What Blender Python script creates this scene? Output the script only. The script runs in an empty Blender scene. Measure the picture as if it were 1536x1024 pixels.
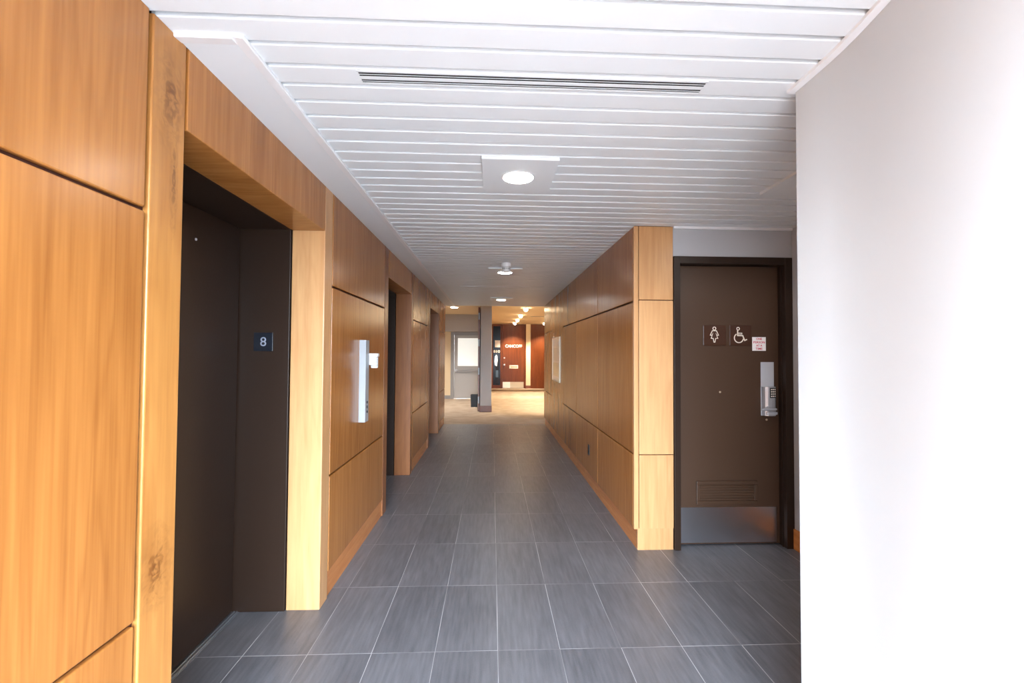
import bpy, bmesh, math, random
from mathutils import Vector, Matrix
random.seed(7)
SC = bpy.context.scene
COL = SC.collection
PI = math.pi

# ------------------------------------------------------------------ materials
def lin(r, g, b):
    def f(c):
        c /= 255.0
        return c/12.92 if c <= 0.04045 else ((c+0.055)/1.055)**2.4
    return (f(r), f(g), f(b), 1.0)

def new_mat(name):
    m = bpy.data.materials.new(name); m.use_nodes = True
    nt = m.node_tree
    return m, nt, nt.nodes['Principled BSDF']

def plain(name, col, rough=0.5, metal=0.0, spec=0.5, coat=0.0, bump=0.0, bump_scale=200):
    m, nt, p = new_mat(name)
    p.inputs['Base Color'].default_value = col
    p.inputs['Roughness'].default_value = rough
    p.inputs['Metallic'].default_value = metal
    p.inputs['Specular IOR Level'].default_value = spec
    p.inputs['Coat Weight'].default_value = coat
    p.inputs['Coat Roughness'].default_value = 0.1
    if bump:
        g = nt.nodes.new('ShaderNodeNewGeometry')
        n = nt.nodes.new('ShaderNodeTexNoise'); n.inputs['Scale'].default_value = bump_scale
        n.inputs['Detail'].default_value = 3
        nt.links.new(g.outputs['Position'], n.inputs['Vector'])
        b = nt.nodes.new('ShaderNodeBump'); b.inputs['Strength'].default_value = bump
        b.inputs['Distance'].default_value = 0.01
        nt.links.new(n.outputs['Fac'], b.inputs['Height'])
        nt.links.new(b.outputs['Normal'], p.inputs['Normal'])
    return m

def emit(name, col, strength):
    m, nt, p = new_mat(name)
    p.inputs['Base Color'].default_value = (0.8, 0.8, 0.8, 1)
    p.inputs['Emission Color'].default_value = col
    p.inputs['Emission Strength'].default_value = strength
    return m

def mth(nt, op, a, b=None, c=None):
    n = nt.nodes.new('ShaderNodeMath'); n.operation = op
    for i, v in enumerate((a, b, c)):
        if v is None: continue
        if isinstance(v, (int, float)): n.inputs[i].default_value = v
        else: nt.links.new(v, n.inputs[i])
    return n.outputs[0]

def ramp(nt, fac, stops):
    r = nt.nodes.new('ShaderNodeValToRGB')
    e = r.color_ramp.elements
    e[0].position, e[0].color = stops[0]
    e[1].position, e[1].color = stops[-1]
    for pos, c in stops[1:-1]:
        q = e.new(pos); q.color = c
    nt.links.new(fac, r.inputs['Fac'])
    return r.outputs['Color']

def mixc(nt, fac, a, b, mode='MIX'):
    n = nt.nodes.new('ShaderNodeMix'); n.data_type = 'RGBA'; n.blend_type = mode
    if isinstance(fac, (int, float)): n.inputs[0].default_value = fac
    else: nt.links.new(fac, n.inputs[0])
    for i, v in ((6, a), (7, b)):
        if isinstance(v, tuple): n.inputs[i].default_value = v
        else: nt.links.new(v, n.inputs[i])
    return n.outputs[2]

def wood(name, light, dark, stretch=(42, 42, 1.6), rough=0.25, knots=(), spec=0.5, figure=0.35):
    """veneer: long grain along the axis of the smallest stretch value"""
    m, nt, p = new_mat(name)
    geo = nt.nodes.new('ShaderNodeNewGeometry')
    inf = nt.nodes.new('ShaderNodeObjectInfo')
    off = nt.nodes.new('ShaderNodeVectorMath'); off.operation = 'MULTIPLY_ADD'
    off.inputs[1].default_value = (1, 1, 1)
    cmb = nt.nodes.new('ShaderNodeCombineXYZ')
    rr = mth(nt, 'MULTIPLY', inf.outputs['Random'], 37.0)
    for k in range(3): nt.links.new(rr, cmb.inputs[k])
    nt.links.new(geo.outputs['Position'], off.inputs[0]); nt.links.new(cmb.outputs[0], off.inputs[2])
    pos = off.outputs[0]
    def noise(sc, detail, dist=0.0, rgh=0.5):
        v = nt.nodes.new('ShaderNodeVectorMath'); v.operation = 'MULTIPLY'
        v.inputs[1].default_value = sc; nt.links.new(pos, v.inputs[0])
        n = nt.nodes.new('ShaderNodeTexNoise'); n.inputs['Scale'].default_value = 1.0
        n.inputs['Detail'].default_value = detail; n.inputs['Distortion'].default_value = dist
        n.inputs['Roughness'].default_value = rgh
        nt.links.new(v.outputs[0], n.inputs['Vector'])
        return n.outputs['Fac']
    s = stretch
    fine = noise((s[0]*3.2, s[1]*3.2, s[2]*1.6), 3)
    mid = noise(s, 4, 0.4)
    broad = noise((s[0]*0.12, s[1]*0.12, s[2]*0.22), 3, 0.6)
    rings = mth(nt, 'SINE', mth(nt, 'MULTIPLY', broad, 75.0))
    rings = mth(nt, 'MULTIPLY_ADD', rings, 0.5, 0.5)
    rings = mth(nt, 'POWER', rings, 2.0)
    t = mth(nt, 'MULTIPLY', mid, 0.55)
    t = mth(nt, 'ADD', t, mth(nt, 'MULTIPLY', fine, 0.25))
    t = mth(nt, 'ADD', t, mth(nt, 'MULTIPLY', rings, figure*0.28))
    t = mth(nt, 'ADD', t, mth(nt, 'MULTIPLY', broad, 0.30))
    t = mth(nt, 'ADD', t, mth(nt, 'MULTIPLY_ADD', inf.outputs['Random'], 0.16, -0.08))
    c = ramp(nt, t, [(0.30, light), (0.95, dark)])
    if knots:
        sx = nt.nodes.new('ShaderNodeSeparateXYZ'); nt.links.new(geo.outputs['Position'], sx.inputs[0])
        wn = nt.nodes.new('ShaderNodeTexNoise'); wn.inputs['Scale'].default_value = 9
        wn.inputs['Detail'].default_value = 5; wn.inputs['Distortion'].default_value = 2.2
        nt.links.new(geo.outputs['Position'], wn.inputs['Vector'])
        w2 = nt.nodes.new('ShaderNodeTexNoise'); w2.inputs['Scale'].default_value = 13
        w2.inputs['Detail'].default_value = 5; w2.inputs['Distortion'].default_value = 3.0
        nt.links.new(geo.outputs['Position'], w2.inputs['Vector'])
        acc = None; dm = None
        for (ky, kz, ry, rz) in knots:
            dy = mth(nt, 'DIVIDE', mth(nt, 'SUBTRACT', sx.outputs[1], ky), ry)
            dz = mth(nt, 'DIVIDE', mth(nt, 'SUBTRACT', sx.outputs[2], kz), rz)
            d = mth(nt, 'SQRT', mth(nt, 'ADD', mth(nt, 'MULTIPLY', dy, dy), mth(nt, 'MULTIPLY', dz, dz)))
            d = mth(nt, 'ADD', d, mth(nt, 'MULTIPLY_ADD', wn.outputs['Fac'], 1.6, -0.8))
            dm = d if dm is None else mth(nt, 'MINIMUM', dm, d)
            mr = nt.nodes.new('ShaderNodeMapRange'); mr.inputs[1].default_value = 1.45; mr.inputs[2].default_value = 0.3
            nt.links.new(d, mr.inputs[0])
            acc = mr.outputs[0] if acc is None else mth(nt, 'MAXIMUM', acc, mr.outputs[0])
        swirl = mth(nt, 'SINE', mth(nt, 'ADD', mth(nt, 'MULTIPLY', w2.outputs['Fac'], 11.0), mth(nt, 'MULTIPLY', dm, 7.0)))
        swirl = mth(nt, 'MULTIPLY_ADD', swirl, 0.32, 0.60)
        swirl = mth(nt, 'MULTIPLY', swirl, mth(nt, 'MULTIPLY_ADD', wn.outputs['Fac'], 1.6, 0.1))
        c = mixc(nt, mth(nt, 'MULTIPLY', mth(nt, 'MULTIPLY', acc, swirl), 1.0), c, lin(116, 68, 30))
    nt.links.new(c, p.inputs['Base Color'])
    p.inputs['Roughness'].default_value = rough
    p.inputs['Specular IOR Level'].default_value = spec
    return m

CH_L, CH_D = lin(190, 126, 64), lin(138, 82, 36)
M = {}
M['cherry'] = wood('cherry_veneer', CH_L, CH_D)
M['cherry_solid_lit'] = wood('cherry_solid_lit', lin(214, 166, 116), lin(178, 122, 74), (30, 30, 2.2), 0.3, figure=0.22)  # paler copy: window light on the near post faces put into the colour
M['cherry_shaded'] = wood('cherry_solid_shaded', lin(162, 104, 62), lin(116, 68, 38), (30, 30, 2.2), 0.3, figure=0.3)  # darker copy: dimness of the farther elevator reveals put into the colour
M['cherry_knot'] = wood('cherry_burl', lin(204, 144, 78), lin(154, 96, 44), (30, 30, 2.2), 0.3, figure=0.3,
                        knots=((1.392, 2.215, 0.05, 0.12), (1.372, 0.83, 0.055, 0.10), (1.41, 1.98, 0.014, 0.14)))
M['cherry_header'] = wood('cherry_header', CH_L, CH_D, (5, 42, 1.6))
M['cherry_base'] = wood('cherry_base', lin(222, 146, 82), lin(178, 106, 52), (30, 3, 30))
M['core'] = plain('panel_core', lin(74, 34, 14), 0.8)
M['redwood'] = wood('mahogany_veneer', lin(118, 60, 26), lin(72, 34, 12), (30, 30, 1.4), 0.36, spec=0.2)
M['redwood_base'] = wood('mahogany_trim', lin(128, 74, 48), lin(96, 52, 34), (14, 14, 14), 0.4)
M['white_wall'] = plain('white_paint', lin(199, 201, 202), 0.6, spec=0.3, bump=0.03, bump_scale=350)
M['grey_wall'] = plain('grey_paint', lin(182, 182, 185), 0.6, spec=0.3, bump=0.03, bump_scale=350)
M['lobby_grey'] = plain('lobby_grey_paint', lin(178, 172, 170), 0.6, spec=0.3)
M['cream'] = plain('cream_paint', lin(226, 205, 172), 0.6, spec=0.3)
M['cream_ceiling'] = plain('cream_ceiling_paint', lin(222, 200, 168), 0.8, spec=0.2)
M['slat'] = plain('white_enamel', lin(224, 227, 229), 0.42, spec=0.4)
M['slat_back'] = plain('ceiling_void', lin(70, 70, 72), 0.8)
M['trim_white'] = plain('trim_white', lin(236, 236, 237), 0.4)
M['dark_slot'] = plain('dark_slot', lin(26, 26, 30), 0.6)
M['brown_steel'] = plain('brown_enamel_steel', lin(45, 31, 23), 0.36, spec=0.32, bump=0.02, bump_scale=60)
M['brown_door'] = plain('brown_door_paint', lin(72, 51, 37), 0.42, spec=0.45, bump=0.02, bump_scale=60)
M['brown_sign'] = plain('brown_sign_plastic', lin(66, 38, 24), 0.35)
M['steel'] = plain('brushed_steel', (0.62, 0.62, 0.65, 1), 0.30, 1.0)
M['lock_steel'] = plain('lock_steel', (0.50, 0.51, 0.55, 1), 0.35, 0.55)
M['satin'] = plain('satin_aluminium', (0.60, 0.62, 0.67, 1), 0.42, 0.25)
M['sill_metal'] = plain('sill_aluminium', (0.45, 0.47, 0.5, 1), 0.4, 0.9)
M['brass'] = plain('pale_brass', (0.50, 0.39, 0.26, 1), 0.4, 0.5)
M['white_plastic'] = plain('white_plastic', lin(240, 240, 240), 0.4)
M['pale_metal'] = plain('pale_painted_metal', lin(158, 161, 166), 0.4)
M['grey_plastic'] = plain('grey_plastic', lin(170, 172, 172), 0.5)
M['dark_plastic'] = plain('dark_plastic', lin(28, 28, 30), 0.45)
M['black'] = plain('black_plastic', lin(14, 14, 15), 0.5)
M['navy'] = plain('navy_plate', lin(18, 22, 32), 0.35)
M['numeral'] = plain('numeral_grey', lin(150, 156, 172), 0.5)
M['symbol'] = plain('symbol_white', lin(238, 226, 212), 0.5)
M['paper'] = plain('paper_white', lin(244, 240, 240), 0.7)
M['red_ink'] = plain('red_ink', lin(206, 40, 78), 0.7)
M['letter'] = plain('white_lettering', lin(246, 236, 224), 0.5)
M['door_grey'] = plain('grey_door_paint', lin(170, 166, 163), 0.45)
M['door_grey_dark'] = plain('grey_frame_paint', lin(146, 143, 142), 0.45)
M['dark_glass'] = plain('dark_glass', lin(20, 19, 24), 0.2, spec=0.12)
M['ink_grey'] = plain('grey_ink', lin(212, 204, 188), 0.7, coat=1.0)
M['olive_paper'] = plain('yellowed_paper', lin(238, 226, 190), 0.6, coat=1.0)
M['glazed'] = plain('sheet_paper', lin(250, 244, 232), 0.9, spec=0.1, coat=1.0)
M['warm_paper'] = plain('warm_paper', lin(238, 222, 198), 0.6)
M['blue_cloth'] = plain('blue_print', lin(90, 112, 140), 0.7)
M['dark_cloth'] = plain('dark_print', lin(18, 26, 44), 0.7)
M['pale_print'] = plain('pale_print', lin(238, 238, 234), 0.9, coat=1.0)
M['tube'] = emit('led_lens', (1.0, 0.97, 0.93, 1), 14.0)
M['warm_bulb'] = emit('warm_bulb', (1.0, 0.80, 0.52, 1), 18.0)
M['lit_glass'] = emit('lit_frosted_glass', (0.90, 0.94, 0.88, 1), 0.19)

def floor_tile():
    m, nt, p = new_mat('slate_porcelain_tile')
    geo = nt.nodes.new('ShaderNodeNewGeometry')
    sp = nt.nodes.new('ShaderNodeSeparateXYZ'); nt.links.new(geo.outputs['Position'], sp.inputs[0])
    u = mth(nt, 'DIVIDE', mth(nt, 'SUBTRACT', sp.outputs[0], 0.038), 0.306)
    v = mth(nt, 'DIVIDE', mth(nt, 'SUBTRACT', sp.outputs[1], 2.271), 0.631)
    def dist(t, size):
        f = mth(nt, 'FRACT', t)
        return mth(nt, 'MULTIPLY', mth(nt, 'MINIMUM', f, mth(nt, 'SUBTRACT', 1.0, f)), size)
    d = mth(nt, 'MINIMUM', dist(u, 0.306), dist(v, 0.631))
    mr = nt.nodes.new('ShaderNodeMapRange'); mr.inputs[1].default_value = 0.0010; mr.inputs[2].default_value = 0.0019
    nt.links.new(d, mr.inputs[0]); tile = mr.outputs[0]
    cid = nt.nodes.new('ShaderNodeCombineXYZ')
    nt.links.new(mth(nt, 'FLOOR', u), cid.inputs[0]); nt.links.new(mth(nt, 'FLOOR', v), cid.inputs[1])
    wn = nt.nodes.new('ShaderNodeTexWhiteNoise'); wn.noise_dimensions = '3D'
    nt.links.new(cid.outputs[0], wn.inputs['Vector'])
    def noise(sc, detail):
        mm = nt.nodes.new('ShaderNodeVectorMath'); mm.operation = 'MULTIPLY'; mm.inputs[1].default_value = sc
        nt.links.new(geo.outputs['Position'], mm.inputs[0])
        ad = nt.nodes.new('ShaderNodeVectorMath'); ad.operation = 'ADD'
        nt.links.new(mm.outputs[0], ad.inputs[0]); 
        sc2 = nt.nodes.new('ShaderNodeVectorMath'); sc2.operation = 'SCALE'; sc2.inputs['Scale'].default_value = 9.0
        nt.links.new(wn.outputs['Color'], sc2.inputs[0]); nt.links.new(sc2.outputs[0], ad.inputs[1])
        n = nt.nodes.new('ShaderNodeTexNoise'); n.inputs['Scale'].default_value = 1; n.inputs['Detail'].default_value = detail
        nt.links.new(ad.outputs[0], n.inputs['Vector']); return n.outputs['Fac']
    streak = noise((55, 5, 1), 4); cloud = noise((7, 3, 1), 3); grit = noise((300, 160, 1), 2)
    t = mth(nt, 'ADD', mth(nt, 'MULTIPLY', streak, 0.55), mth(nt, 'MULTIPLY', cloud, 0.35))
    t = mth(nt, 'ADD', t, mth(nt, 'MULTIPLY', grit, 0.2))
    t = mth(nt, 'ADD', t, mth(nt, 'MULTIPLY_ADD', wn.outputs['Value'], 0.14, -0.07))
    c = ramp(nt, t, [(0.3, lin(84, 84, 88)), (0.85, lin(126, 125, 130))])
    gn = noise((2.2, 1.3, 1), 2)
    g = ramp(nt, gn, [(0.42, lin(128, 126, 128)), (0.58, lin(205, 203, 204))])
    nt.links.new(mixc(nt, tile, g, c), p.inputs['Base Color'])
    rg = mth(nt, 'MULTIPLY_ADD', cloud, 0.2, 0.27)
    nt.links.new(mth(nt, 'ADD', rg, mth(nt, 'MULTIPLY', mth(nt, 'SUBTRACT', 1.0, tile), 0.3)), p.inputs['Roughness'])
    p.inputs['Specular IOR Level'].default_value = 0.45
    b = nt.nodes.new('ShaderNodeBump'); b.inputs['Strength'].default_value = 0.25; b.inputs['Distance'].default_value = 0.002
    nt.links.new(mth(nt, 'ADD', tile, mth(nt, 'MULTIPLY', streak, 0.25)), b.inputs['Height'])
    nt.links.new(b.outputs['Normal'], p.inputs['Normal'])
    return m
M['tile'] = floor_tile()

def carpet():
    m, nt, p = new_mat('beige_carpet')
    geo = nt.nodes.new('ShaderNodeNewGeometry')
    n = nt.nodes.new('ShaderNodeTexNoise'); n.inputs['Scale'].default_value = 4; n.inputs['Detail'].default_value = 6
    nt.links.new(geo.outputs['Position'], n.inputs['Vector'])
    n2 = nt.nodes.new('ShaderNodeTexNoise'); n2.inputs['Scale'].default_value = 160; n2.inputs['Detail'].default_value = 2
    nt.links.new(geo.outputs['Position'], n2.inputs['Vector'])
    t = mth(nt, 'ADD', mth(nt, 'MULTIPLY', n.outputs['Fac'], 0.6), mth(nt, 'MULTIPLY', n2.outputs['Fac'], 0.4))
    nt.links.new(ramp(nt, t, [(0.3, lin(150, 134, 118)), (0.7, lin(184, 168, 150))]), p.inputs['Base Color'])
    p.inputs['Roughness'].default_value = 0.95; p.inputs['Specular IOR Level'].default_value = 0.1
    b = nt.nodes.new('ShaderNodeBump'); b.inputs['Strength'].default_value = 0.4; b.inputs['Distance'].default_value = 0.004
    nt.links.new(n2.outputs['Fac'], b.inputs['Height']); nt.links.new(b.outputs['Normal'], p.inputs['Normal'])
    return m
M['carpet'] = carpet()

# ------------------------------------------------------------------ object helpers
def tag(o, label=None, cat=None, group=None, kind=None):
    if label: o['label'] = label
    if cat: o['category'] = cat
    if group: o['group'] = group
    if kind: o['kind'] = kind
    return o

def thing(name, loc, label, cat, group=None, kind=None):
    o = bpy.data.objects.new(name, None); COL.objects.link(o)
    o.location = loc; o.empty_display_size = 0.1
    return tag(o, label, cat, group, kind)

def root_of(o):
    while o.parent: o = o.parent
    return o

def link(name, bm, mat, parent=None, origin=None, smooth=False, label=None):
    """verts of bm are in world metres; the object keeps its parent's origin"""
    if parent is not None:
        origin = Vector(root_of(parent).location)
    elif origin is None:
        lo = [min(v.co[i] for v in bm.verts) for i in range(3)]; hi = [max(v.co[i] for v in bm.verts) for i in range(3)]
        origin = Vector(((lo[0]+hi[0])/2, (lo[1]+hi[1])/2, lo[2]))
    origin = Vector(origin)
    for v in bm.verts: v.co -= origin
    bmesh.ops.recalc_face_normals(bm, faces=bm.faces)
    me = bpy.data.meshes.new(name); bm.to_mesh(me); bm.free()
    if smooth:
        for p in me.polygons: p.use_smooth = True
    me.materials.append(mat)
    o = bpy.data.objects.new(name, me); COL.objects.link(o)
    if parent is not None: o.parent = parent
    else: o.location = origin
    if label: o['label'] = label
    return o

def add_box(bm, x0, x1, y0, y1, z0, z1, bev=0.0):
    vs = [bm.verts.new((x, y, z)) for x in (x0, x1) for y in (y0, y1) for z in (z0, z1)]
    f = [(0, 1, 3, 2), (4, 6, 7, 5), (0, 4, 5, 1), (2, 3, 7, 6), (0, 2, 6, 4), (1, 5, 7, 3)]
    fs = [bm.faces.new([vs[i] for i in q]) for q in f]
    if bev > 0:
        es = list({e for q in fs for e in q.edges})
        bmesh.ops.bevel(bm, geom=es, offset=bev, segments=2, affect='EDGES', profile=0.5)

def boxes(name, lst, mat, parent=None, bev=0.0, label=None):
    bm = bmesh.new()
    for b in lst: add_box(bm, *b, bev)
    return link(name, bm, mat, parent, label=label)

def add_prism(bm, pts, axis, a, b):
    """extrude 2-D outline pts along axis (0,1,2) from a to b"""
    def P(p, t):
        q = list(p); q.insert(axis, t); return q
    v0 = [bm.verts.new(P(p, a)) for p in pts]; v1 = [bm.verts.new(P(p, b)) for p in pts]
    n = len(pts)
    bm.faces.new(v0); bm.faces.new(v1[::-1])
    for i in range(n): bm.faces.new((v0[i], v0[(i+1) % n], v1[(i+1) % n], v1[i]))

def add_lathe(bm, c, prof, n=32, axis=2):
    """profile of (radius, height) along axis, closed with caps"""
    rings = []
    for r, h in prof:
        ring = []
        for k in range(n):
            a = 2*PI*k/n; p = [math.cos(a)*r, math.sin(a)*r]; p.insert(axis, h)
            ring.append(bm.verts.new((c[0]+p[0], c[1]+p[1], c[2]+p[2])))
        rings.append(ring)
    for i in range(len(rings)-1):
        for k in range(n):
            bm.faces.new((rings[i][k], rings[i][(k+1) % n], rings[i+1][(k+1) % n], rings[i+1][k]))
    bm.faces.new(rings[0][::-1]); bm.faces.new(rings[-1])

def lathe(name, c, prof, mat, parent=None, n=32, axis=2, smooth=False):
    bm = bmesh.new(); add_lathe(bm, c, prof, n, axis)
    return link(name, bm, mat, parent, smooth=smooth)

def add_stroke(bm, pts, w, y0, y1, closed=False):
    """flat ribbon drawn in the xz plane (facing -y), thickness y0..y1"""
    P = [Vector((p[0], p[1])) for p in pts]; n = len(P)
    L, R = [], []
    for i in range(n):
        if closed: a, b = P[i-1], P[(i+1) % n]
        else: a, b = P[max(i-1, 0)], P[min(i+1, n-1)]
        p = P[i]
        d1 = (p-a).normalized() if (p-a).length > 1e-9 else (b-p).normalized()
        d2 = (b-p).normalized() if (b-p).length > 1e-9 else d1
        t = d1+d2
        t = t.normalized() if t.length > 1e-6 else d1
        nr = Vector((-t.y, t.x)); c = max(0.5, abs(nr.dot(Vector((-d1.y, d1.x)))))
        L.append(p+nr*(w/2/c)); R.append(p-nr*(w/2/c))
    mk = lambda q, y: bm.verts.new((q.x, y, q.y))
    l0 = [mk(q, y0) for q in L]; r0 = [mk(q, y0) for q in R]; l1 = [mk(q, y1) for q in L]; r1 = [mk(q, y1) for q in R]
    rng = range(n) if closed else range(n-1)
    for i in rng:
        j = (i+1) % n
        bm.faces.new((l0[i], l0[j], r0[j], r0[i])); bm.faces.new((l1[i], r1[i], r1[j], l1[j]))
        bm.faces.new((l0[i], l1[i], l1[j], l0[j])); bm.faces.new((r0[i], r0[j], r1[j], r1[i]))
    if not closed:
        bm.faces.new((l0[0], r0[0], r1[0], l1[0])); bm.faces.new((l0[-1], l1[-1], r1[-1], r0[-1]))

def arc(cx, cz, r, a0, a1, n=20):
    return [(cx+r*math.cos(a0+(a1-a0)*k/n), cz+r*math.sin(a0+(a1-a0)*k/n)) for k in range(n+1)]

def add_text(bm, body, x0, x1, z0, z1, y, depth=0.002, bold=0.0):
    cu = bpy.data.curves.new('lettering', 'FONT'); cu.body = body; cu.align_x = 'LEFT'
    cu.extrude = 0.5; cu.offset = bold; cu.resolution_u = 3; cu.space_line = 0.95
    ob = bpy.data.objects.new('lettering', cu); COL.objects.link(ob)
    dg = bpy.context.evaluated_depsgraph_get()
    me = bpy.data.meshes.new_from_object(ob.evaluated_get(dg))
    bpy.data.objects.remove(ob); bpy.data.curves.remove(cu)
    xs = [v.co.x for v in me.vertices]; ys = [v.co.y for v in me.vertices]
    ax, bx, ay, by = min(xs), max(xs), min(ys), max(ys)
    for v in me.vertices:
        v.co = ((v.co.x-ax)/(bx-ax)*(x1-x0)+x0, y-(v.co.z+0.5)*depth, (v.co.y-ay)/(by-ay)*(z1-z0)+z0)
    bm.from_mesh(me); bpy.data.meshes.remove(me)

# ------------------------------------------------------------------ dimensions (metres, camera over the origin, +y down the corridor)
XL = -0.966      # face of the left panelling
XR = 1.062       # face of the right panelling
ZC = 2.42        # slatted ceiling
YE = 9.40        # end of the corridor
ZL = 2.64        # lobby ceiling
YB = -1.3        # window wall behind the camera
ZS1, ZS2 = 0.718, 1.853   # panel seams

# ------------------------------------------------------------------ floor
bm = bmesh.new(); add_box(bm, -1.60, 2.45, YB-0.2, 9.35, -0.1, 0.0)
tag(link('floor', bm, M['tile']), 'dark grey slate-look tile floor of the corridor with thin pale grout', 'floor', kind='structure')
bm = bmesh.new(); add_box(bm, -4.2, 4.2, 9.35, 18.9, -0.1, 0.0)
tag(link('floor', bm, M['carpet']), 'beige carpet floor of the lobby beyond the tiles', 'carpet', kind='structure')

# ------------------------------------------------------------------ left wall: panelling and three elevator openings
OPEN = [(1.453, 2.656), (4.270, 5.490), (7.130, 8.300)]
ZH = 2.155
wl = thing('wall_left', (XL, 0, 0), 'long left wall clad in honey-coloured cherry panels around the elevators', 'wall', kind='structure')
bk = []
seg = [YB-0.15, OPEN[0][0]-0.02, OPEN[0][1]+0.06, OPEN[1][0]-0.02, OPEN[1][1]+0.06, OPEN[2][0]-0.02, OPEN[2][1]+0.06, YE-0.02]
for i in range(0, 8, 2):
    a, b = seg[i], seg[i+1]
    bk.append((-1.50, -1.16, a, b, 0, ZL))
    bk.append((-1.16, XL-0.018, a+(0.14 if i else 0), b-(0.115 if i < 6 else 0), 0.0, ZC+0.03))
for a, b in OPEN: bk.append((-1.50, -1.16, a-0.02, b+0.06, ZH+0.045, ZL))
bk.append((-1.62, -1.50, YB-0.15, YE-0.02, -0.05, ZL))  # unseen outer box, added to stop light leaking in around the elevator doors
boxes('wall_core', bk, M['core'], wl)
def panel_col(y0, y1, seams=True, z0=0.152, far=False):
    zs = [z0, ZS1, ZS2, ZC] if seams else [z0, ZC]
    for i in range(len(zs)-1):
        a = zs[i]+(0.0055 if i else 0); b = zs[i+1]-(0.0055 if i < len(zs)-2 else 0.0)
        boxes('wall_panel', [(XL-0.018, XL, y0, y1, a, b)], M['cherry'], wl, 0.004)
    boxes('baseboard', [(XL-0.02, XL-0.011, y0-0.008, y1+0.008, 0, 0.156)], M['cherry_base'], wl)
panel_col(YB, -0.10); panel_col(-0.088, 1.298)
panel_col(2.790, 4.118); panel_col(5.622, 6.978); panel_col(8.432, YE)
POST = [(1.314, OPEN[0][0], 'cherry_knot'), (OPEN[0][1], 2.776, 'cherry_solid_lit'), (4.132, OPEN[1][0], 'cherry_shaded'),
        (OPEN[1][1], 5.608, 'cherry_shaded'), (6.992, OPEN[2][0], 'cherry_shaded'), (OPEN[2][1], 8.418, 'cherry_shaded')]
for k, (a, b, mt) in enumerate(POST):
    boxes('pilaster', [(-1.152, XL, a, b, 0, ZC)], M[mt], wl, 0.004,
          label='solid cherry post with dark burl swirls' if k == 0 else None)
for a, b in OPEN:
    boxes('header', [(-1.152, XL, a+0.012, b-0.003, ZH, ZC)], M['cherry_header'], wl, 0.003)

EL = ['near elevator entrance with dark brown steel door beside the burled post',
      'middle elevator entrance down the left wall past the tall white call box',
      'farthest elevator entrance on the left wall next to the lobby']
for (a, b), lb in zip(OPEN, EL):
    e = thing('elevator', (-1.43, (a+b)/2, 0), lb, 'elevator', 'elevator entrances on the left wall')
    boxes('door_jamb', [(-1.45, -1.157, b-0.008, b+0.05, 0, ZH+0.04)], M['brown_steel'], e, 0.002)
    boxes('door_jamb', [(-1.45, -1.157, a-0.018, a+0.008, 0, ZH+0.04)], M['brown_steel'], e, 0.002)
    boxes('lintel', [(-1.45, -1.157, a+0.009, b-0.009, ZH+0.002, ZH+0.04)], M['brown_steel'], e, 0.002)
    d = boxes('elevator_door', [(-1.475, -1.437, a+0.016, b-0.018, 0.012, ZH)], M['brown_steel'], e, 0.003)
    lathe('keyhole', (-1.437, b-0.40, 2.0), [(0.007, 0.0), (0.007, 0.003), (0.004, 0.005)], M['satin'], d, 16, 0)
    boxes('sill', [(-1.49, -1.412, a+0.009, b-0.009, 0, 0.006), (-1.412, -1.404, a+0.009, b-0.009, 0, 0.003),
                   (-1.434, -1.428, a+0.009, b-0.009, 0.006, 0.009), (-1.418, -1.413, a+0.009, b-0.009, 0.006, 0.008)], M['sill_metal'], e)

s = thing('floor_number_sign', (-1.297, 2.646, 1.461), 'small navy plate with number 8 on brown elevator jamb', 'sign')
boxes('plate', [(-1.350, -1.245, 2.640, 2.648, 1.461, 1.566)], M['navy'], s, 0.0015)
bm = bmesh.new(); add_text(bm, '8', -1.313, -1.280, 1.489, 1.541, 2.640, 0.0012)
link('numeral', bm, M['numeral'], s)

# tall call box and the fitting beside it
c = thing('call_box', (-0.943, 3.40, 0.945), 'tall narrow white elevator call box on the left cherry panel', 'call box')
boxes('housing', [(XL-0.003, -0.919, 3.365, 3.455, 0.947, 1.547)], M['pale_metal'], c, 0.003)
for z in (1.02, 1.055, 1.09):
    lathe('call_button', (-0.919, 3.41, z), [(0.010, 0), (0.010, 0.004), (0.007, 0.0055)], M['dark_plastic'], c, 20, 0)
w = thing('wall_camera', (XL, 3.50, 1.34), 'white bracket-mounted fitting with grey ribbed tip behind the call box', 'camera')
boxes('bracket', [(XL, -0.898, 3.475, 3.530, 1.362, 1.449), (-0.900, -0.862, 3.475, 3.530, 1.425, 1.449)], M['white_plastic'], w, 0.004)
lathe('barrel', (-0.892, 3.5025, 0), [(0.020, 1.338), (0.026, 1.342), (0.0265, 1.424)], M['white_plastic'], w, 28)
bm = bmesh.new()
for k in range(6): add_lathe(bm, (-0.892, 3.5025, 0), [(0.0285, 1.352+k*0.012), (0.0285, 1.359+k*0.012)], 28)
link('ribbed_grille', bm, M['grey_plastic'], w)

# ------------------------------------------------------------------ right wall: panelled block ending in a post face
wr = thing('wall_right', (1.2, 3.37, 0), 'right corridor wall of cherry panels ending in a pale post face', 'wall', kind='structure')
YF, YG = 3.37, 9.25
boxes('wall_core', [(1.082, 1.358, YF+0.03, YG-0.01, 0.157, ZC+0.02), (1.1, 1.358, YF+0.03, YG-0.01, 0.0, 0.157)], M['core'], wr)
jn = [YF+0.024, 4.545, 5.700, 6.810, 8.040, YG]
def rp(y0, y1, seams=True):
    zs = [0.155, 0.706, 1.852, ZC] if seams else [0.155, ZC]
    for i in range(len(zs)-1):
        a = zs[i]+(0.0055 if i else 0); b = zs[i+1]-(0.0055 if i < len(zs)-2 else 0)
        boxes('wall_panel', [(XR, XR+0.022, y0+0.005, y1-0.005, a, b)], M['cherry'], wr, 0.005)
for i in range(5): rp(jn[i], jn[i+1], i != 3)
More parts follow.
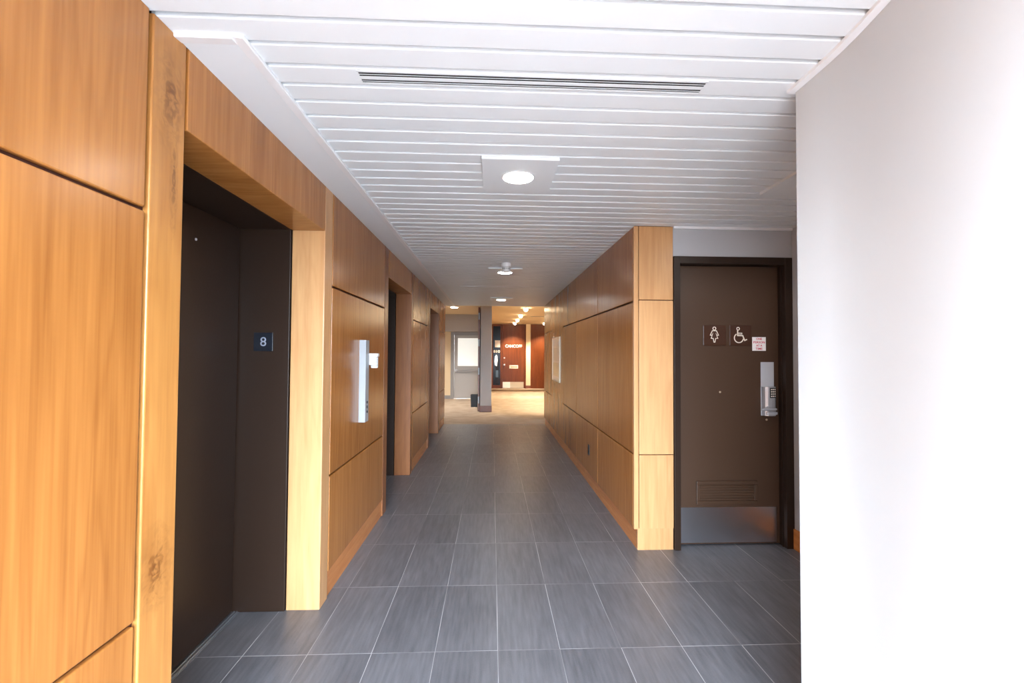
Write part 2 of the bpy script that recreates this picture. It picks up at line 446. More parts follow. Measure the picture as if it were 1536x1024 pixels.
boxes('corner_stile', [(XR, 1.0965, YF, YF+0.024, 0.155, ZC)], M['cherry_solid_lit'], wr, 0.003)
for a, b in ((0.158, 0.701), (0.707, 1.859), (1.865, ZC)):
    boxes('end_panel', [(1.1015, 1.362, YF+0.002, YF+0.03, a, b)], M['cherry_solid_lit'], wr, 0.002)
boxes('end_base', [(1.090, 1.360, YF+0.006, YF+0.032, 0, 0.158)], M['cherry_solid_lit'], wr, 0.001)
boxes('baseboard', [(1.090, 1.1, YF+0.032, YG-0.005, 0, 0.157)], M['cherry_base'], wr)
boxes('side_return', [(1.356, 1.362, YF+0.03, YF+0.06, 0, ZC)], M['cherry_solid_lit'], wr)

nb = thing('notice_board', (XR-0.01, 7.47, 1.0), 'framed pale notice board on the far part of right cherry wall', 'notice board')
boxes('board_frame', [(XR-0.016, XR, 7.055, 7.075, 0.995, 1.717), (XR-0.016, XR, 7.885, 7.905, 0.995, 1.717),
                      (XR-0.016, XR, 7.075, 7.885, 0.995, 1.012), (XR-0.016, XR, 7.075, 7.885, 1.70, 1.717)], M['warm_paper'], nb, 0.001)
boxes('sheet', [(XR-0.008, XR, 7.076, 7.884, 1.013, 1.699)], M['glazed'], nb)
boxes('picture', [(XR-0.0095, XR-0.008, 7.14, 7.82, 1.575, 1.685)], M['pale_print'], nb)
boxes('lower_sheet', [(XR-0.009, XR-0.008, 7.14, 7.82, 1.08, 1.30)], M['olive_paper'], nb)
ln = []
for k in range(9): ln.append((XR-0.0096, XR-0.0088, 7.16, 7.80, 1.34+k*0.024, 1.346+k*0.024))
for k in range(5): ln.append((XR-0.0102, XR-0.0092, 7.17+k*0.13, 7.27+k*0.13, 1.12, 1.124)); ln.append((XR-0.0102, XR-0.0092, 7.17+k*0.13, 7.27+k*0.13, 1.25, 1.254))
boxes('text_lines', ln, M['ink_grey'], nb)

o = thing('wall_outlet', (XR, 4.955, 0.35), 'small dark outlet plate low on the right cherry panels', 'outlet')
boxes('cover_plate', [(XR-0.005, XR, 4.92, 4.99, 0.352, 0.462)], M['dark_plastic'], o, 0.0015)
for z in (0.385, 0.43): boxes('socket', [(XR-0.0075, XR-0.005, 4.940, 4.970, z-0.013, z+0.013)], M['black'], o, 0.001)

# ------------------------------------------------------------------ near white wall on the right (its footprint bends slightly)
face = [(1.022, YB), (1.022, 0.8)]
for k in range(25):
    t_ = k/24.0; sm = t_*t_*(3-2*t_)
    face.append((1.022+0.070*sm, 0.82+0.62*t_))
face.append((1.092, 1.58))
bm = bmesh.new()
add_prism(bm, [(x, y) for x, y in face]+[(1.25, 1.58), (1.25, YB)], 2, 0, ZC+0.02)
tag(link('wall_right_near', bm, M['white_wall']), 'smooth white wall filling the right edge close to the camera', 'wall', kind='structure')
bm = bmesh.new()
add_prism(bm, [(x-0.026, y) for x, y in face[1:]]+[(1.066, 1.592), (1.25, 1.592), (1.25, 1.581), (1.0915, 1.581)]+[(x-0.0005, y) for x, y in reversed(face[1:])], 2, ZC-0.012, ZC)
tag(link('trim_1', bm, M['trim_white']), 'white angle trim where the white wall meets the slats', 'trim', kind='structure')

# ------------------------------------------------------------------ restroom alcove
YW = 3.37
XS = 2.283
DX0, DX1, FX0, FX1 = 1.412, 2.222, 1.366, 2.281
wa = boxes('wall_alcove', [(1.362, XS, YW, YW+0.16, 2.196, ZC+0.02), (1.363, FX0+0.004, YW+0.06, YW+0.16, 0, 2.2), (1.362, XS+0.12, YW+0.16, YW+0.24, -0.05, ZC+0.2)], M['grey_wall'])  # last box is an unseen plate added against light leaks around the door
tag(wa, 'grey wall above the brown restroom door frame', 'wall', kind='structure')
tag(boxes('wall_alcove_side', [(XS, XS+0.12, 0.4, YW+0.16, 0, ZC+0.02), (1.25, XS, 0.4, 0.5, 0, ZC+0.02)], M['grey_wall']),
    'grey side wall of the restroom alcove, a sliver beside the door frame', 'wall', kind='structure')
tag(boxes('baseboard_alcove', [(XS-0.012, XS, 0.5, YW-0.003, 0, 0.15)], M['cherry_base'], None, 0.001),
    'reddish wood baseboard right of the restroom door', 'baseboard', kind='structure')
tag(boxes('trim_2', [(1.363, XS-0.001, YW-0.018, YW-0.001, ZC-0.016, ZC)], M['trim_white']),
    'thin white angle trim above the restroom door wall', 'trim', kind='structure')

YD = 3.44
dr = thing('door_1', ((DX0+DX1)/2, YD, 0), 'dark brown restroom door with louver, keypad lock and steel kick plate', 'door', kind='structure')
bm = bmesh.new()
add_box(bm, FX0, DX0, YW-0.012, YW+0.15, 0, 2.196, 0.0015)
add_box(bm, DX1, FX1, YW-0.012, YW+0.15, 0, 2.196, 0.0015)
add_box(bm, DX0, DX1, YW-0.012, YW+0.15, 2.142, 2.196, 0.0015)
add_box(bm, DX0, DX0+0.014, YD+0.05, YW+0.15, 0, 2.142)
add_box(bm, DX1-0.014, DX1, YD+0.05, YW+0.15, 0, 2.142)
add_box(bm, DX1-0.006, DX1, YW+0.028, YW+0.038, 0, 2.142)
link('door_frame', bm, M['brown_steel'], dr)
lf = boxes('door_leaf', [(DX0+0.004, DX1-0.004, YD, YD+0.045, 0.012, 2.138)], M['brown_door'], dr, 0.002)
boxes('kick_plate', [(DX0+0.022, DX1-0.03, YD-0.0025, YD, 0.022, 0.289)], M['steel'], dr, 0.001, label='scuffed steel kick plate')
# louver
lv = [(1.562, 2.038, YD-0.016, YD, 0.463, 0.491), (1.562, 2.038, YD-0.016, YD, 0.315, 0.341),
      (1.562, 1.588, YD-0.016, YD, 0.341, 0.463), (2.012, 2.038, YD-0.016, YD, 0.341, 0.463)]
lo = boxes('louver_frame', lv, M['brown_door'], dr, 0.004)
boxes('louver_back', [(1.588, 2.012, YD-0.001, YD, 0.341, 0.463)], M['black'], lo)
bm = bmesh.new()
for k in range(6):
    z = 0.343+k*0.0200
    add_prism(bm, [(YD-0.001, z+0.019), (YD-0.001, z+0.0165), (YD-0.0110, z), (YD-0.0120, z+0.003)], 0, 1.588, 2.012)
link('louver_slats', bm, M['brown_door'], lo)
# lock
boxes('lock_plate', [(2.076, 2.180, YD-0.003, YD, 0.987, 1.399)], M['satin'], dr, 0.001)
bm = bmesh.new()
prof = [(2.079, YD-0.003), (2.079, YD-0.022), (2.086, YD-0.040), (2.102, YD-0.054), (2.128, YD-0.060), (2.154, YD-0.054), (2.170, YD-0.040), (2.177, YD-0.022), (2.177, YD-0.003)]
add_prism(bm, prof, 2, 0.990, 1.210)
lk = link('lock_body', bm, M['lock_steel'], dr)
bm = bmesh.new(); add_prism(bm, [(2.112, YD-0.059), (2.116, YD-0.0625), (2.158, YD-0.0555), (2.168, YD-0.046)], 2, 1.128, 1.204)
link('keypad', bm, M['black'], lk)
for r in range(4):
    for q in range(3):
        x = 2.123+q*0.015; y = YD-0.061+q*0.0032
        boxes('key', [(x-0.0045, x+0.0045, y-0.0035, y, 1.136+r*0.017, 1.145+r*0.017)], M['letter'], lk, 0.0008)
bm = bmesh.new()
add_lathe(bm, (2.100, YD-0.052, 1.045), [(0.018, -0.020), (0.018, 0.0)], 24, 1)
add_box(bm, 2.036, 2.152, YD-0.088, YD-0.072, 1.035, 1.053, 0.006)
link('lever', bm, M['lock_steel'], lk)
boxes('knob_ring', [(2.086, 2.170, YD-0.064, YD-0.050, 1.000, 1.022)], M['satin'], lk, 0.005)
for x, z in ((1.755, 1.167), (2.121, 0.955)):
    lathe('screw_cap', (x, YD, z), [(0.008, 0), (0.008, -0.002), (0.004, -0.004)], M['brass'], dr, 16, 1)

# restroom signs
def zpx(a, b): return (1.62+(a-151)*0.000477, 1.68-(b-194)*0.000464)
s = thing('restroom_sign', (1.712, YD-0.004, 1.524), 'brown sign with white outline of a woman on restroom door', 'sign', 'restroom signs')
def plate(x0, x1, parent):
    boxes('plate', [(x0, x1, YD-0.007, YD, 1.524, 1.682)], M['brown_sign'], parent, 0.004)
plate(1.622, 1.802, s)
bm = bmesh.new()
y0, y1 = YD-0.0085, YD-0.0068
cx, cz = zpx(338, 247); add_stroke(bm, arc(cx, cz, 0.0115, 0, 2*PI*23/24, 23), 0.0055, y0, y1, True)
pts = [(304, 284), (270, 358), (296, 362), (314, 326), (284, 410), (318, 412), (330, 474), (346, 474), (358, 412), (394, 410), (362, 326), (380, 362), (406, 358), (372, 284)]
add_stroke(bm, [zpx(*p) for p in pts], 0.0055, y0, y1, True)
link('woman_symbol', bm, M['symbol'], s)
s = thing('restroom_sign', (1.92, YD-0.004, 1.524), 'brown sign with white wheelchair symbol on restroom door', 'sign', 'restroom signs')
plate(1.83, 2.004, s)
bm = bmesh.new()
cx, cz = zpx(730, 247); add_stroke(bm, arc(cx, cz, 0.0105, 0, 2*PI*23/24, 23), 0.0055, y0, y1, True)
add_stroke(bm, [zpx(*p) for p in ((722, 272), (722, 362), (806, 362), (838, 442), (876, 424))], 0.0085, y0, y1)
add_stroke(bm, [zpx(*p) for p in ((728, 318), (792, 318), (792, 338), (728, 338))], 0.0045, y0, y1)
cx, cz = zpx(742, 402); add_stroke(bm, arc(cx, cz, 0.0355, math.radians(122), math.radians(352), 28), 0.0075, y0, y1)
link('wheelchair_symbol', bm, M['symbol'], s)
s = thing('paper_notice', (2.065, YD, 1.486), 'small white paper notice with red lettering on restroom door', 'notice')
boxes('paper', [(2.011, 2.119, YD-0.0012, YD, 1.486, 1.592)], M['paper'], s)
bm = bmesh.new()
for tx, xa, xb, zt in (('ONE', 2.043, 2.088, 1.586), ('PERSON', 2.020, 2.111, 1.560), ('AT A', 2.042, 2.090, 1.5345), ('TIME', 2.038, 2.091, 1.510)):
    add_text(bm, tx, xa, xb, zt-0.0165, zt, YD-0.0012, 0.0005, 0.02)
link('lettering', bm, M['red_ink'], s)

# ------------------------------------------------------------------ slatted ceiling
PITCH, Y1 = 0.109, 1.426
bm = bmesh.new()
def slat(x0, x1, ya, yb):
    # one pan: flat face with turned-up edges, corner slightly rounded
    z = ZC; h = 0.017; r = 0.003
    pr = [(ya, z+h), (ya, z+r), (ya+r*0.3, z+r*0.3), (ya+r, z), (yb-r, z), (yb-r*0.3, z+r*0.3), (yb, z+r), (yb, z+h)]
    add_prism(bm, pr, 0, x0, x1)
k = -int((Y1-YB)/PITCH)-1
while True:
    ya = Y1+k*PITCH+0.010; yb = ya+PITCH-0.018
    k += 1
    if yb > YE: break
    if yb < YB: continue
    if ya < 1.39: slat(XL-0.017, 1.07, ya, yb)
    elif yb < 1.585: slat(-0.77, 1.08, ya, yb)
    elif yb < YF-0.005: slat(-0.77, XS, ya, yb)
    elif ya < YF+0.005: slat(-0.77, XS, ya, YF-0.004)
    else: slat(-0.77, XR+0.012, ya, yb)
ce = link('ceiling', bm, M['slat'])
tag(ce, 'white linear metal slat ceiling over the corridor', 'ceiling', kind='structure')
boxes('backing', [(-1.10, XS+0.1, YB, YE, ZC+0.016, ZC+0.05), (-1.6, XS+0.1, YB-0.15, YE, ZL, ZL+0.1)], M['slat_back'], None)  # second box is an unseen cap added to keep sky light out
bk = bpy.data.objects['backing']
M_w = bk.matrix_world
bk.parent = ce
bk.location = Vector(bk.location)-Vector(ce.location)
# soffit strip along the elevators
so = thing('trim_3', (-0.86, 5.4, ZC), 'flat white soffit strip along the ceiling above the elevators', 'trim', kind='structure')
boxes('strip', [(XL, -0.797, 1.430, YE, ZC-0.006, ZC)], M['slat'], so)
bm = bmesh.new()
def edge_prof(w): return [(0, -0.010), (0.003, -0.013), (w, -0.009), (w, 0.0), (0, 0.0)]
add_prism(bm, [(-0.797+w_ if True else 0, ZC+z_) for w_, z_ in ((0, -0.008), (0.034, -0.012), (0.037, -0.010), (0.037, 0.0), (0, 0))], 1, 1.393, YE)
add_prism(bm, [(1.393+w_, ZC+z_) for w_, z_ in ((0, -0.010), (0.003, -0.012), (0.037, -0.008), (0.037, 0.0), (0, 0))], 0, XL, -0.797)
link('edge_bead', bm, M['trim_white'], so)

# ceiling light plates
def light(x, y, label, group='round recessed lights on square plates'):
    t = thing('ceiling_light', (x, y, ZC), label, 'ceiling light', group)
    boxes('plate', [(x-0.192, x+0.192, y-0.222, y+0.205, ZC-0.016, ZC)], M['slat'], t, 0.0015)
    lathe('trim_ring', (x, y, 0), [(0.079, ZC-0.018), (0.083, ZC-0.021), (0.092, ZC-0.0165), (0.092, ZC-0.0155)], M['trim_white'], t, 40)
    lathe('lens', (x, y, 0), [(0.0785, ZC-0.0225), (0.0785, ZC-0.012)], M['tube'], t, 40)
    la = bpy.data.lights.new('downlight_lamp', 'SPOT'); la.energy = E_DOWN; la.color = (1, 0.96, 0.92)
    la.spot_size = math.radians(152); la.spot_blend = 0.25; la.shadow_soft_size = 0.06
    lo_ = bpy.data.objects.new('downlight_lamp', la); COL.objects.link(lo_); lo_.parent = t; lo_.location = (0, 0, -0.05)
E_DOWN = 4.0
light(0.134, 2.424, 'nearest round ceiling light on a square white plate in the slats')
light(0.144, 5.335, 'second ceiling light, beyond the hanging smoke detector')
light(0.155, 8.115, 'farthest ceiling light in the slats before the lobby')
light(1.775, 2.415, 'ceiling light plate over the restroom alcove, mostly behind the white wall')

# slot diffusers
def diffuser(y, label):
    x0, x1 = -0.466, 0.752
    t = thing('air_diffuser', (0.143, y, ZC), label, 'air vent', 'linear slot diffusers in the slats')
    y0_, y1_ = y-0.036, y+0.036
    boxes('slot_back', [(x0, x1, y0_, y1_, ZC-0.0006, ZC+0.002)], M['dark_slot'], t)
    for a_, b_ in ((0.016, 0.0185), (0.028, 0.046), (0.0555, 0.058)):
        boxes('blade', [(x0, x1, y0_+a_, y0_+b_, ZC-0.0016, ZC-0.0006)], M['slat'], t)
    boxes('diffuser_frame', [(x0-0.004, x1+0.004, y0_-0.003, y0_+0.005, ZC-0.002, ZC), (x0-0.004, x1+0.004, y1_-0.007, y1_+0.003, ZC-0.002, ZC),
                    (x0-0.004, x0, y0_, y1_, ZC-0.002, ZC), (x1, x1+0.004, y0_, y1_, ZC-0.002, ZC)], M['slat'], t)
diffuser(Y1+PITCH*1.5+0.001, 'nearest long slot air diffuser in the ceiling slats')
diffuser(Y1+PITCH*24.5+0.001, 'second slot air diffuser, a thin dark line before the smoke detector')
diffuser(Y1+PITCH*47.5+0.001, 'farthest slot air diffuser beyond the smoke detector')

sd = thing('smoke_detector', (0.146, 4.87, ZC), 'white round smoke detector hanging from the ceiling slats', 'smoke detector')
lathe('base', (0.146, 4.87, 0), [(0.050, ZC-0.045), (0.056, ZC-0.038), (0.057, ZC-0.006), (0.052, ZC)], M['white_plastic'], sd, 36)
lathe('sensor_chamber', (0.146, 4.87, 0), [(0.036, ZC-0.094), (0.046, ZC-0.090), (0.047, ZC-0.078), (0.040, ZC-0.074), (0.040, ZC-0.046)], M['white_plastic'], sd, 36)
bm = bmesh.new()
for k in range(12):
    a = 2*PI*k/12; q = bmesh.new(); add_box(q, 0.0395, 0.0435, -0.0075, 0.0075, ZC-0.070, ZC-0.052)
    bmesh.ops.rotate(q, verts=q.verts, cent=(0, 0, 0), matrix=Matrix.Rotation(a, 3, 'Z'))
    bmesh.ops.translate(q, verts=q.verts, vec=(0.146, 4.87, 0))
    me = bpy.data.meshes.new('t'); q.to_mesh(me); q.free(); bm.from_mesh(me); bpy.data.meshes.remove(me)
link('slots', bm, M['grey_plastic'], sd)

# ------------------------------------------------------------------ lobby beyond
tag(boxes('ceiling', [(-4.2, 4.2, YE, 18.9, ZL, ZL+0.1)], M['cream_ceiling']), 'cream lobby ceiling beyond the slatted corridor ceiling', 'ceiling', kind='structure')
tag(boxes('wall_bulkhead', [(-4.2, 4.2, YE, YE+0.06, ZC+0.02, ZL)], M['cream_ceiling']), 'low bulkhead where the slat ceiling meets the lobby', 'wall', kind='structure')
YX = 14.44
dx0, dx1 = -1.192, -0.27
tag(boxes('wall_exit', [(-4.2, -1.301, YX, YX+0.15, 0, ZL), (-1.301, -0.16, YX, YX+0.15, 2.105, ZL), (-0.16, -0.02, YX, YX+0.15, 0, ZL)], M['cream']),
    'cream wall around the grey glazed door in the lobby', 'wall', kind='structure')
tag(boxes('wall_soffit', [(-4.2, -0.32, YX-0.30, YX-0.002, 2.115, ZL)], M['lobby_grey']), 'grey soffit box above the grey glazed door', 'wall', kind='structure')
tag(boxes('baseboard_exit', [(-4.2, -1.305, YX-0.014, YX, 0, 0.11)], M['door_grey_dark']), 'grey baseboard left of the glazed door', 'baseboard', kind='structure')
tag(boxes('wall_lobby_left', [(-4.3, -4.2, YE-0.1, 18.9, 0, ZL)], M['cream']), 'far left lobby wall, hidden around the corner', 'wall', kind='structure')
tag(boxes('wall_lobby_left_front', [(-4.3, -1.50, YE-0.12, YE-0.0, 0, ZL)], M['cream']), 'lobby side of the elevator wall', 'wall', kind='structure')
tag(boxes('wall_lobby_right', [(4.2, 4.3, YE-0.2, 18.9, 0, ZL)], M['cream']), 'far right lobby wall behind the panelled corridor end', 'wall', kind='structure')
tag(boxes('wall_lobby_right_front', [(1.36, 4.3, YG-0.12, YG, 0, ZL)], M['cream']), 'lobby side of the right panelled wall', 'wall', kind='structure')
d = thing('door_2', (-0.73, YX, 0), 'grey door with frosted glass pane at the left end of the lobby', 'door', kind='structure')
boxes('door_frame', [(-1.301, dx0, YX-0.03, YX+0.1, 0, 2.105), (dx1, -0.16, YX-0.03, YX+0.1, 0, 2.105), (dx0, dx1, YX-0.03, YX+0.1, 2.0, 2.105)], M['door_grey_dark'], d, 0.003)
boxes('door_leaf', [(dx0+0.004, -1.084, YX, YX+0.045, 0.03, 1.998), (-0.372, dx1-0.004, YX, YX+0.045, 0.03, 1.998),
                    (-1.084, -0.372, YX, YX+0.045, 0.03, 1.035), (-1.084, -0.372, YX, YX+0.045, 1.912, 1.998)], M['door_grey'], d)
boxes('glass_pane', [(-1.084, -0.372, YX+0.012, YX+0.03, 1.035, 1.912)], M['lit_glass'], d)
boxes('push_bar', [(-1.13, -0.33, YX-0.055, YX-0.025, 0.845, 0.905)], M['door_grey_dark'], d, 0.006)
boxes('door_handle', [(-1.165, -1.115, YX-0.06, YX, 0.86, 0.93), (-1.16, -1.06, YX-0.07, YX-0.05, 0.895, 0.915)], M['satin'], d, 0.006)
boxes('bottom_strip', [(dx0+0.01, dx1-0.01, YX-0.006, YX, 0.012, 0.03)], M['pale_metal'], d)  # pale strip along the lower edge of the door

p = thing('wall_column', (-0.145, 11.26, 0), 'grey square column with wooden base dividing the lobby', 'column')
boxes('shaft', [(-0.287, -0.012, 11.26, 11.55, 0.0, ZL)], M['lobby_grey'], p, 0.004)
boxes('base', [(-0.300, -0.001, 11.245, 11.56, 0, 0.152)], M['redwood_base'], p, 0.004)
tag(boxes('wall_partition', [(-0.287, -0.020, 11.55, 18.66, 0, ZL)], M['cream']), 'cream partition wall running back from the grey column', 'wall', kind='structure')
d = thing('door_3', (-0.32, 11.3, 0), 'dark wooden door held open against the grey column', 'door', kind='structure')
boxes('door_leaf', [(-0.348, -0.303, 11.30, 12.22, 0.012, 2.58)], M['redwood_base'], d, 0.003)
for z in (0.29, 1.0, 1.70, 2.36): boxes('hinge', [(-0.345, -0.306, 11.292, 11.300, z-0.085, z+0.085)], M['pale_metal'], d, 0.002)
b = thing('waste_bin', (-0.475, 12.33, 0), 'small black bin on the carpet beside the open dark door', 'bin')
bm = bmesh.new()
def ring(s, z): return [bm.verts.new((-0.472+dx*s, 12.33+dy*s, z)) for dx, dy in ((-0.095, -0.085), (0.095, -0.085), (0.095, 0.085), (-0.095, 0.085))]
R_ = [ring(0.9, 0.0), ring(1.0, 0.325), ring(0.94, 0.325), ring(0.86, 0.01)]
for i in range(3):
    for q in range(4): bm.faces.new((R_[i][q], R_[i][(q+1) % 4], R_[i+1][(q+1) % 4], R_[i+1][q]))
bm.faces.new(R_[0][::-1]); bm.faces.new(R_[3])
link('body', bm, M['black'], b)
boxes('rim', [(-0.570, -0.374, 12.240, 12.252, 0.312, 0.332), (-0.570, -0.374, 12.408, 12.420, 0.312, 0.332), (-0.570, -0.558, 12.252, 12.408, 0.312, 0.332), (-0.386, -0.374, 12.252, 12.408, 0.312, 0.345)], M['black'], b, 0.002)

# suite front
YS = 18.66
tag(boxes('wall_suite', [(-0.02, 4.2, YS+0.10, YS+0.24, 0, ZL), (1.392, 1.578, YS, YS+0.1, 0, ZL)], M['cream']), 'cream wall strip between the two dark wood fronts of the lobby', 'wall', kind='structure')
tag(boxes('baseboard_suite', [(1.392, 1.578, YS-0.016, YS, 0, 0.12)], M['redwood_base']), 'wood baseboard under the cream wall strip', 'baseboard', kind='structure')
wp = thing('wall_wood_front', (2.8, YS, 0), 'reddish wood panelled wall right of the suite door', 'wall', kind='structure')
for x0_, x1_ in ((1.580, 2.20), (2.206, 2.9), (2.906, 3.55), (3.556, 4.2)):
    boxes('wall_panel', [(x0_, x1_, YS, YS+0.06, 0.0, ZL-0.01)], M['redwood'], wp, 0.003)
d = thing('door_4', (0.87, YS, 0), 'reddish wood suite door with white lettering, mail slot and kick plate', 'door', kind='structure')
boxes('door_frame', [(0.345, 0.412, YS-0.02, YS+0.1, 0, ZL-0.01), (1.332, 1.388, YS-0.02, YS+0.1, 0, ZL-0.01)], M['redwood'], d, 0.003)
boxes('door_leaf', [(0.415, 1.329, YS, YS+0.05, 0.012, ZL-0.012)], M['redwood'], d, 0.003)
boxes('kick_plate', [(0.441, 1.30, YS-0.004, YS, 0.018, 0.267)], M['brass'], d)
boxes('sticker', [(0.442, 0.745, YS-0.006, YS-0.004, 0.02, 0.265)], M['paper'], d)
boxes('mail_slot', [(0.712, 1.066, YS-0.008, YS, 0.915, 0.95), (0.712, 1.066, YS-0.008, YS, 0.817, 0.835), (0.712, 0.77, YS-0.008, YS, 0.835, 0.915), (1.04, 1.066, YS-0.008, YS, 0.835, 0.915), (0.74, 0.77, YS-0.008, YS, 0.835, 0.915)], M['letter'], d)
boxes('mail_flap', [(0.77, 1.04, YS-0.004, YS, 0.835, 0.915)], M['brass'], d)
lathe('lock_cylinder', (0.502, YS, 1.245), [(0.03, 0), (0.03, -0.012), (0.02, -0.018)], M['satin'], d, 20, 1)
lathe('door_knob', (0.504, YS, 0.966), [(0.02, 0), (0.02, -0.03), (0.036, -0.045), (0.036, -0.065), (0.02, -0.075)], M['satin'], d, 24, 1)
w = thing('window_1', (0.19, YS, 0), 'tall dark glass sidelight left of the suite door', 'window', kind='structure')
boxes('window_frame', [(-0.018, 0.040, YS-0.01, YS+0.09, 0, ZL-0.01), (0.338, 0.3445, YS-0.01, YS+0.09, 0, ZL-0.01), (0.040, 0.338, YS-0.01, YS+0.09, 0, 0.13), (0.040, 0.338, YS-0.01, YS+0.09, 2.55, ZL-0.01)], M['redwood'], w)
boxes('glass_pane', [(0.040, 0.338, YS+0.03, YS+0.04, 0.13, 2.55)], M['dark_glass'], w)
s = thing('suite_number_sign', (0.19, YS+0.02, 1.45), 'white number 810 on the dark glass sidelight', 'sign')
bm = bmesh.new(); add_text(bm, '810', 0.055, 0.325, 1.452, 1.566, YS+0.03, 0.003, 0.025); link('numerals', bm, M['letter'], s)
s = thing('lettering_sign', (0.884, YS, 1.67), 'white raised letters on the reddish suite door', 'sign')
bm = bmesh.new(); add_text(bm, 'CANCOFF', 0.538, 1.23, 1.67, 1.795, YS, 0.012, 0.03); link('letters', bm, M['letter'], s)
s = thing('window_notice', (0.22, YS+0.02, 1.68), 'white paper notice high on the dark sidelight glass', 'notice')
boxes('paper', [(0.115, 0.330, YS+0.026, YS+0.03, 1.681, 1.965)], M['paper'], s)
s = thing('window_poster', (0.2, YS+0.02, 0.2), 'narrow pale and blue poster low on the sidelight glass', 'poster')
bm = bmesh.new(); add_prism(bm, [(0.12, 0.95), (0.20, 0.9), (0.23, 1.12), (0.22, 1.32), (0.17, 1.38), (0.12, 1.30), (0.10, 1.1)], 1, YS+0.027, YS+0.03)
link('pale_figure', bm, M['pale_print'], s)
boxes('blue_field', [(0.155, 0.26, YS+0.0275, YS+0.03, 0.45, 0.74)], M['blue_cloth'], s)
boxes('dark_field', [(0.14, 0.30, YS+0.0275, YS+0.03, 0.74, 0.90), (0.23, 0.31, YS+0.0275, YS+0.03, 0.9, 1.2)], M['dark_cloth'], s)
boxes('dark_foot', [(0.155, 0.28, YS+0.0275, YS+0.03, 0.2, 0.45)], M['dark_cloth'], s)

# lobby spotlights
E_SPOT = 140.0
TL = [('first', 11.95), ('second', 14.12), ('third', 15.92), ('farthest', 17.7)]
def spot(x, y, label):
    t = thing('spotlight', (x, y, ZL), label, 'spotlight', 'warm spotlights on the lobby ceiling')
    lathe('canopy', (x, y, 0), [(0.062, ZL-0.012), (0.066, ZL-0.008), (0.066, ZL)], M['trim_white'], t, 24)
    lathe('bulb', (x, y, 0), [(0.012, ZL-0.092), (0.04, ZL-0.080), (0.055, ZL-0.055), (0.052, ZL-0.03), (0.035, ZL-0.012)], M['warm_bulb'], t, 24, smooth=True)
    la = bpy.data.lights.new('spotlight_lamp', 'SPOT'); la.energy = E_SPOT; la.color = (1, 0.82, 0.58)
    la.spot_size = math.radians(72); la.spot_blend = 0.7; la.shadow_soft_size = 0.06
    lo_ = bpy.data.objects.new('spotlight_lamp', la); COL.objects.link(lo_); lo_.parent = t; lo_.location = (0, 0, -0.12)
    if y > 17: lo_.rotation_euler = (math.radians(35), 0, 0); la.energy = E_SPOT*0.8
for nm, y in TL:
    spot(0.88, y, nm+' warm spotlight in the row leading to the suite door')
for nm, y in TL[:3]:
    spot(2.03, y, nm+' warm spotlight of the row behind the right panelled wall')
spot(2.035, TL[3][1], 'warm spotlight over the wood panels beside the right wall edge')
t = thing('lobby_diffuser', (1.9, 14.72, ZL), 'thin dark slot diffuser across the cream lobby ceiling', 'air vent')
boxes('slot', [(1.24, 2.6, 14.68, 14.76, ZL-0.004, ZL)], M['dark_slot'], t)
boxes('blade', [(1.24, 2.6, 14.713, 14.727, ZL-0.009, ZL-0.004)], M['trim_white'], t)
def lobby_light(X_, Y_, lb_):
  t = thing('lobby_downlight', (X_, Y_, ZL), lb_, 'ceiling light', 'small downlights on the left lobby ceiling')
  lathe('trim_ring', (X_, Y_, 0), [(0.10, ZL-0.012), (0.115, ZL-0.006), (0.115, ZL)], M['trim_white'], t, 32)
  lathe('lens', (X_, Y_, 0), [(0.085, ZL-0.022), (0.095, ZL-0.012)], M['tube'], t, 32)
  la = bpy.data.lights.new('lobby_lamp', 'SPOT'); la.energy = 75; la.color = (1, 0.93, 0.84); la.spot_size = math.radians(130); la.spot_blend = 0.8; la.shadow_soft_size = 0.08
  lo_ = bpy.data.objects.new('lobby_lamp', la); COL.objects.link(lo_); lo_.parent = t; lo_.location = (0, 0, -0.06)
lobby_light(-0.99, 11.85, 'small recessed downlight above the left part of lobby')
lobby_light(-2.1, 12.9, 'small recessed downlight deeper in the left lobby, behind the elevator wall')

# ------------------------------------------------------------------ window end behind the camera
WX0, WX1, WZ0, WZ1 = -0.93, 1.0, 0.12, 2.30
tag(boxes('wall_window_end', [(-1.5, WX0, YB-0.15, YB, 0, ZC+0.02), (WX1, 1.25, YB-0.15, YB, 0, ZC+0.02), (WX0, WX1, YB-0.15, YB, 0, WZ0), (WX0, WX1, YB-0.15, YB, WZ1, ZC+0.02)], M['white_wall']),
    'white wall with a large window behind the viewpoint', 'wall', kind='structure')
w = thing('window_2', (0.035, YB-0.08, WZ0), 'large daylight window at the near corridor end', 'window', kind='structure')
boxes('window_frame', [(WX0, WX0+0.04, YB-0.11, YB-0.05, WZ0, WZ1), (WX1-0.04, WX1, YB-0.11, YB-0.05, WZ0, WZ1), (WX0, WX1, YB-0.11, YB-0.05, WZ0, WZ0+0.04), (WX0, WX1, YB-0.11, YB-0.05, WZ1-0.04, WZ1), (0.015, 0.055, YB-0.11, YB-0.05, WZ0, WZ1)], M['trim_white'], w)
la = bpy.data.lights.new('window_portal', 'AREA'); la.shape = 'RECTANGLE'; la.size = WX1-WX0; la.size_y = WZ1-WZ0
la.cycles.is_portal = True
lo_ = bpy.data.objects.new('window_portal', la); COL.objects.link(lo_)
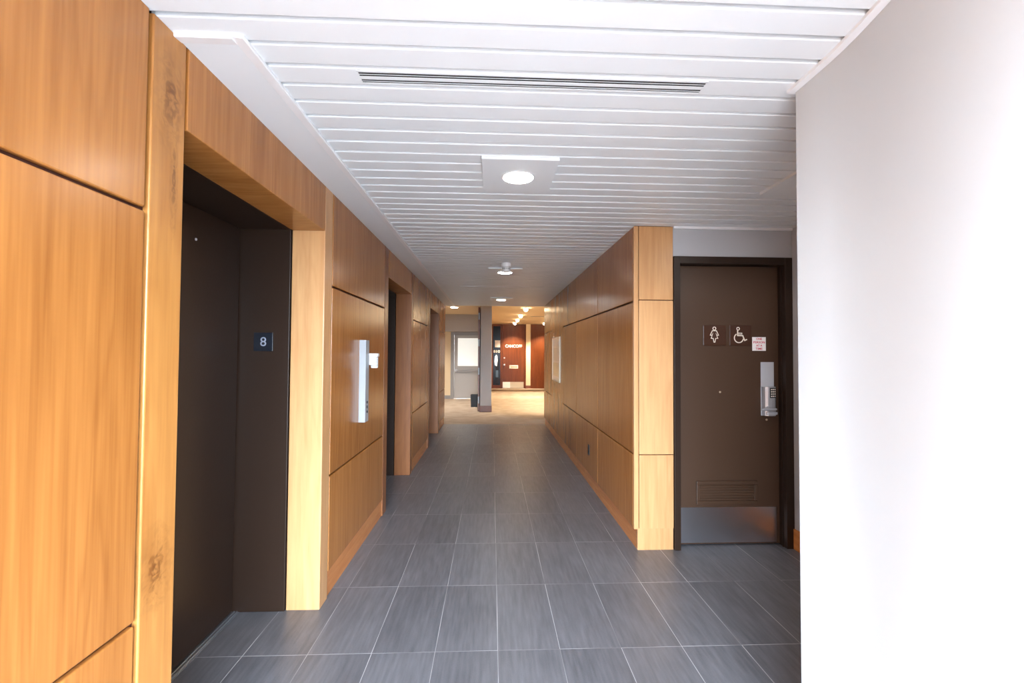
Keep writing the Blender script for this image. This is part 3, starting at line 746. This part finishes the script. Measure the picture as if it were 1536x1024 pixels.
lo_.location = ((WX0+WX1)/2, YB-0.04, (WZ0+WZ1)/2); lo_.rotation_euler = (PI/2, 0, 0)

la = bpy.data.lights.new('sun', 'SUN'); la.energy = 22.0; la.angle = math.radians(1.5); la.color = (0.93, 0.96, 1.0)
lo_ = bpy.data.objects.new('sun', la); COL.objects.link(lo_)
lo_.rotation_euler = Vector((0.06, math.cos(math.radians(50)), -math.sin(math.radians(50)))).to_track_quat('-Z', 'Y').to_euler()
# ------------------------------------------------------------------ world, camera, view
W = bpy.data.worlds.new('daylight'); SC.world = W; W.use_nodes = True
nt = W.node_tree; bg = nt.nodes['Background']
tc = nt.nodes.new('ShaderNodeTexCoord'); sp = nt.nodes.new('ShaderNodeSeparateXYZ')
nt.links.new(tc.outputs['Generated'], sp.inputs[0])
nt.links.new(ramp(nt, mth(nt, 'MULTIPLY_ADD', sp.outputs[2], 0.5, 0.5), [(0.46, (0.10, 0.105, 0.11, 1)), (0.52, (0.76, 0.91, 1.06, 1))]), bg.inputs['Color'])
bg.inputs['Strength'].default_value = 20.0

cam = bpy.data.cameras.new('camera'); co = bpy.data.objects.new('camera', cam); COL.objects.link(co)
cam.sensor_fit = 'HORIZONTAL'; cam.sensor_width = 36.0; cam.lens = 683.0/1536.0*36.0; cam.clip_start = 0.05
yaw, pitch, roll = (math.radians(v) for v in (2.4952, 1.4136, 0.3265))
f = Vector((math.sin(yaw)*math.cos(pitch), math.cos(yaw)*math.cos(pitch), math.sin(pitch)))
r0 = Vector((math.cos(yaw), -math.sin(yaw), 0)); u0 = r0.cross(f)
r = r0*math.cos(roll)+u0*math.sin(roll); u = -r0*math.sin(roll)+u0*math.cos(roll)
mw = Matrix(((r.x, u.x, -f.x, 0), (r.y, u.y, -f.y, 0), (r.z, u.z, -f.z, 1.46), (0, 0, 0, 1)))
co.matrix_world = mw
SC.camera = co
vs = SC.view_settings
SC.display_settings.display_device = 'sRGB'
vs.view_transform = 'Standard'; vs.look = 'None'; vs.exposure = 1.65; vs.gamma = 1.0
try: vs.use_curve_mapping = False
except Exception: pass
